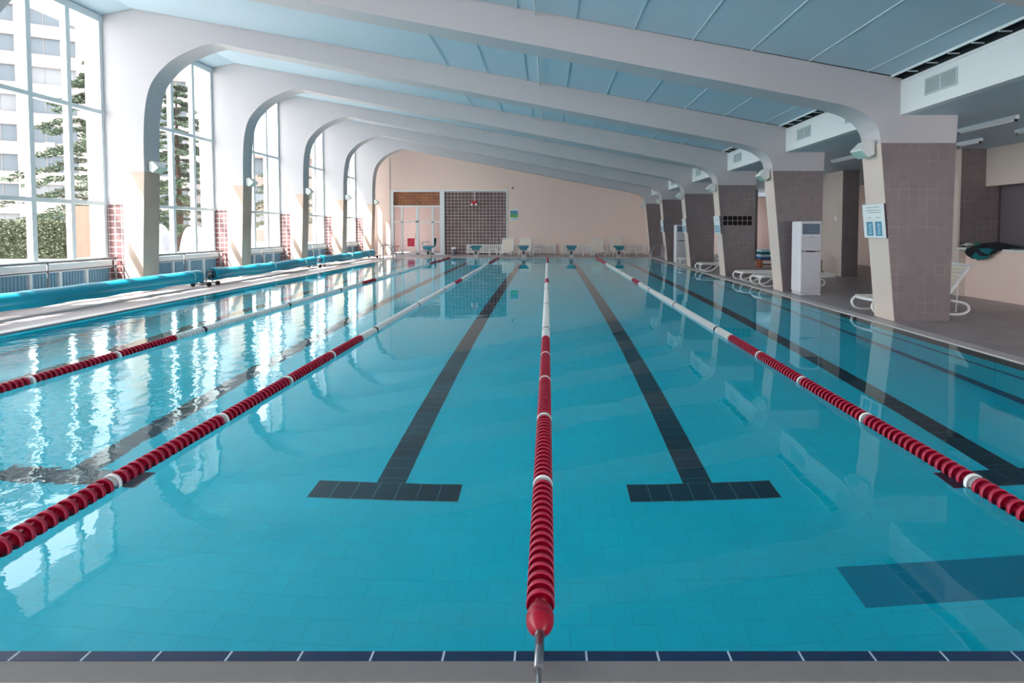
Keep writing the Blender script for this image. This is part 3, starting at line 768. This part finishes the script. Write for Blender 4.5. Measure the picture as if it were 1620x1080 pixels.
MB().box(-.10, .10, -.12, .12, 0, .52, bev=.015).build('bin_body', mat('brown_bin_plastic', srgb(138, 92, 72), .5), t)
MB().lathe([(.09, .52), (.10, .60), (.08, .68), (.04, .70)], 'z', (0, 0, 0), 14).build('bin_liner', BLACKF, t)
t = bx(9.085, 9.109, 16.45, 16.60, 1.76, 1.90, bev=.004).build('wall_thermostat', WPL); tag(t, 'small white wall thermostat on the pale lobby pillar', 'thermostat')

def cloth(name, pts, m, label, cat, seed, amp=.02, th=.012):
    """a draped cloth: grid of control rows (list of rows of 3-D points) with folds"""
    rnd = random.Random(seed); b = MB(); rows = []
    for r in pts:
        rows.append(catmull(r, 6))
    n = len(rows[0]); cols = []
    for j in range(n):
        cols.append(catmull([r[j] for r in rows], 6))
    m_ = len(cols[0]); V = [[b.bm.verts.new((p[0]+amp*math.sin(i*1.1+j*.6+seed), p[1]+amp*math.sin(j*.9+i*.4), p[2]+abs(amp*.8*math.sin(i*.8+j*1.3)))) for i, p in enumerate(c)] for j, c in enumerate(cols)]
    for j in range(n-1):
        for i in range(m_-1):
            f = b.bm.faces.new([V[j][i], V[j+1][i], V[j+1][i+1], V[j][i+1]]); f.smooth = True
    o = b.build(name, m); md = o.modifiers.new('thick', 'SOLIDIFY'); md.thickness = th; md.offset = 1
    if label: tag(o, label, cat)
    return o
j = thing('jacket', 'dark jacket with teal lining draped over the counter edge', 'jacket', (0, 0, 0))
o = cloth('jacket_body', [[(9.15, 11.42, .96), (9.13, 11.2, .84), (9.14, 10.85, .92)], [(9.16, 11.42, 1.04), (9.15, 11.0, 1.07), (9.15, 10.6, 1.03)], [(9.3, 11.3, 1.13), (9.32, 10.9, 1.20), (9.3, 10.3, 1.12)], [(9.55, 11.2, 1.10), (9.57, 10.9, 1.14), (9.55, 10.2, 1.10)]], BLACKF, None, None, 3)
o.parent = j
o = cloth('jacket_lining', [[(9.12, 11.22, .90), (9.115, 11.08, .82), (9.12, 10.85, .88)], [(9.13, 11.12, 1.0), (9.12, 10.98, 1.02), (9.13, 10.75, 1.02)], [(9.15, 11.1, 1.07), (9.15, 10.9, 1.08), (9.15, 10.7, 1.07)]], TEALF, None, None, 5, .012)
o.parent = j
cloth('towel', [[(9.22, 11.68, 1.10), (9.22, 11.60, 1.13), (9.22, 11.52, 1.10)], [(9.35, 11.68, 1.12), (9.35, 11.60, 1.17), (9.35, 11.50, 1.12)], [(9.5, 11.68, 1.10), (9.5, 11.6, 1.12), (9.5, 11.50, 1.10)]], WHITEF, 'crumpled white towel on the left end of the counter', 'towel', 8, .015)
cloth('cloth_bundle', [[(9.36, 11.47, 1.10), (9.36, 11.44, 1.15), (9.36, 11.40, 1.10)], [(9.42, 11.47, 1.13), (9.42, 11.44, 1.18), (9.42, 11.40, 1.12)], [(9.48, 11.47, 1.10), (9.48, 11.44, 1.13), (9.48, 11.40, 1.10)]], GREENF, 'small green cloth between the white towel and the dark jacket', 'cloth', 4, .006)
cloth('folded_cloth', [[(9.25, 10.1, 1.10), (9.25, 9.9, 1.13), (9.25, 9.5, 1.10)], [(9.4, 10.1, 1.11), (9.4, 9.9, 1.15), (9.4, 9.5, 1.11)], [(9.6, 10.1, 1.10), (9.6, 9.9, 1.12), (9.6, 9.5, 1.10)]], YELLOWF, 'yellowish folded cloth on the counter at the right photo edge', 'cloth', 6, .008)

# ------------------------------------------------------------------ beyond the glass door
def chair(loc, m, label, rz=0):
    t = thing('plastic_chair', label, 'chair', loc, rz, 'chairs beyond the glass door')
    MB().box(-.22, .22, -.22, .22, .42, .46, bev=.01).build('seat', m, t)
    MB().prism([(-.22, .46), (-.17, .46), (-.22, .92), (-.27, .92)], 'y', -.21, .21).build('backrest', m, t)
    for a in (-.19, .19):
        for c in (-.19, .19): MB().tube([(a, c, .42), (a*1.15, c*1.15, 0)], .018, 8).build('leg', WPL, t)
chair((-8.45, 32.2, .008), PINK, 'pink chair behind the glass door', R(105))
chair((-9.15, 31.4, .008), mat('dark_red_plastic', srgb(170, 60, 70), .5), 'dark red low chair at the left edge of the glass door', R(20))
chair((-7.3, 32.6, .008), TEALF, 'teal chair behind the glass door near the tables', R(170))
t = thing('round_table', 'white round table with clutter behind the glass door', 'table', (-7.7, 32.0, .008))
MB().lathe([(.40, .68), (.41, .70), (.41, .72), (.40, .725)], 'z', (0, 0, 0), 24).build('table_top', WPL, t)
MB().tube([(0, 0, .02), (0, 0, .68)], .035, 10).build('table_pedestal', WPL, t)
MB().lathe([(.25, 0), (.25, .02), (.05, .04)], 'z', (0, 0, 0), 20).build('table_base', WPL, t)

# ------------------------------------------------------------------ outside
struct(bx(-90, -11.2, -40, 120, -.6, -.02).build('ground', CONC))
struct(bx(-26, -14.6, 17.1, 19.4, -.02, .50).build('planter_wall', CONC))
def leaves(b, c, r, n, s, rnd, flat=1.0):
    for _ in range(n):
        d = Vector((rnd.gauss(0, 1), rnd.gauss(0, 1), rnd.gauss(0, 1)))
        d.normalize(); p = Vector(c)+Vector((d.x*r[0], d.y*r[1], d.z*r[2]))*(rnd.random()**.33)
        u = Vector((rnd.gauss(0, 1), rnd.gauss(0, 1), rnd.gauss(0, flat))).normalized(); v = u.orthogonal().normalized()
        v = Matrix.Rotation(rnd.random()*6.28, 3, u) @ v
        q = s*(.6+.8*rnd.random())
        b.poly([p-u*q, p+v*q*.35, p+u*q, p-v*q*.35])
rnd = random.Random(3)
b = MB(); b.box(-21, -16.05, 17.35, 19.2, .505, 1.66)
for _ in range(9000):
    x = rnd.uniform(-21.1, -16.0); s_ = rnd.random()
    if s_ < .6: p = (x, 17.3+rnd.gauss(0, .05), rnd.uniform(.56, 1.74))
    elif s_ < .85: p = (x, rnd.uniform(17.3, 19.2), 1.70+rnd.gauss(0, .05))
    else: p = (-16.0+rnd.gauss(0, .04), rnd.uniform(17.3, 19.2), rnd.uniform(.56, 1.74))
    u = Vector((rnd.gauss(0, 1), rnd.gauss(0, 1), rnd.gauss(0, 1))).normalized(); v = u.orthogonal().normalized(); q = .045
    P = Vector(p); b.poly([P-u*q, P+v*q*.6, P+u*q, P-v*q*.6])
o = b.build('hedge', HEDGE, fix=False); tag(o, 'clipped green hedge outside the nearest left window', 'hedge')
o = bx(-15.75, -14.95, 17.2, 18.3, .0, 2.25).build('gate_pillar', TAN); tag(o, 'tan rendered pillar standing outside beside the hedge', 'pillar')
def conifer(x, y, h, r, seed, label):
    t = thing('cedar_tree', label, 'tree', (x, y, -.02), 0, 'cedars outside the left windows')
    rr = random.Random(seed)
    MB().tube([(0, 0, 0), (.05, .03, h*.3), (-.04, 0, h*.6), (0, 0, h)], .2, 10, radii=[.22, .17, .11, .02]).build('trunk', BARK, t)
    br = MB(); lf = MB(); z = 1.6; a = 0
    while z < h-.3:
        ln = r*(1-(z/h)**1.4)+.4
        for _ in range(3):
            a += 2.4+rr.random()*.5; L_ = ln*(.6+.45*rr.random())
            c, s = math.cos(a), math.sin(a)
            pts = [(c*L_*q, s*L_*q, z+.25*L_*q-.42*L_*q*q) for q in (0, .35, .7, 1)]
            br.tube(pts, .03, 5, radii=[.05, .035, .02, .008])
            for q in (.3, .42, .54, .66, .78, .9, 1.0):
                p = (c*L_*q, s*L_*q, z+.25*L_*q-.42*L_*q*q)
                wd = .20+.3*L_*.36*(1.15-q)
                leaves(lf, p, (wd+.12, wd+.12, .10), 60, .09, rr, .35)
        z += .42+.1*rr.random()
    br.build('branches', BARK, t); lf.build('foliage', LEAF, t, fix=False)
conifer(-22.3, 26.0, 9.9, 4.3, 1, 'dark green cedar seen through the nearest left window')
conifer(-23.7, 33.6, 11.2, 2.9, 5, 'tall narrow cedar seen through the second left window')
conifer(-22, 44, 11, 3.0, 9, 'distant cedar seen through the third left window')
# tarps over stored furniture
for k, (x, y, sx, h) in enumerate([(-18.1, 24, .8, 1.35), (-16.6, 24.5, .62, 1.25), (-15.25, 23.8, .62, 1.45)]):
    b = MB(); n = 18; m_ = 26; rows = []
    for i in range(n+1):
        q = i/n; row = []
        for jx in range(m_):
            a = 2*math.pi*jx/m_
            rad = sx*(.18+.82*q**.6)*(1+.10*math.sin(a*5+k)*q+.05*math.sin(a*9)*q)
            row.append(b.bm.verts.new((rad*math.cos(a), rad*.7*math.sin(a), h*(1-q**2.2)+.06*math.sin(a*3+k*2)*(1-q)+.005)))
        rows.append(row)
    for i in range(n):
        for jx in range(m_):
            f = b.bm.faces.new([rows[i][jx], rows[i+1][jx], rows[i+1][(jx+1) % m_], rows[i][(jx+1) % m_]]); f.smooth = True
    b.bm.faces.new(rows[0])
    o = b.build('tarpaulin', TARP, None, (x, y, .3))
    tag(o, 'white tarpaulin mound outside the second left window, %s' % ['leftmost of three', 'middle of three', 'rightmost and tallest of three'][k], 'tarpaulin', 'white covered mounds outside')
struct(bx(-19.2, -14.2, 22.5, 25.5, -.02, .305).build('terrace', CONC))
# white apartment block
def block(name, x, y, rz, wd, floors, bay, fh, m, label, z0=0):
    t = thing(name, label, 'building', (x, y, z0), rz)
    nb = int(wd/bay)
    MB().box(0, wd, .35, 12, 0, floors*fh).build('wall', m, t)
    for f in range(floors):
        z = f*fh
        MB().box(0, wd, -.05, .35, z, z+1.35).build('spandrel', m, t)
        for k in range(nb):
            w1 = MB().box(k*bay+.42, k*bay+bay-.42, .25, .32, z+1.35, z+fh).build('window', FWIN if (f*3+k) % 4 else FWIN2, t)
            s = MB()
            for q in (.33, .66): s.box(k*bay+.45+(bay-.9)*q-.018, k*bay+.45+(bay-.9)*q+.018, .2, .26, z+1.35, z+fh)
            s.build('window_bar', m, w1)
            if (f*5+k*3) % 7 == 2:
                MB().box(k*bay+1.8, k*bay+2.7, -.45, -.05, z+.85, z+1.4, bev=.03).build('cooling_unit', FWIN2, t)
    s = MB()
    for k in range(nb+1): s.box(k*bay-.42, k*bay+.42, -.25, .35, 0, floors*fh)
    s.build('facade_rib', m, t)
    MB().box(-.3, wd+.3, -.6, 12, floors*fh, floors*fh+.4).build('roof_slab', m, t)
block('apartment_building', -78.5, 45.2, R(26), 40, 9, 5.0, 3.15, FACADE, 'white apartment block with rows of windows behind the cedar')
block('low_building', -38.5, 62, R(10), 15, 3, 5.0, 3.3, BROWNB, 'brownish low building far outside the third left window')
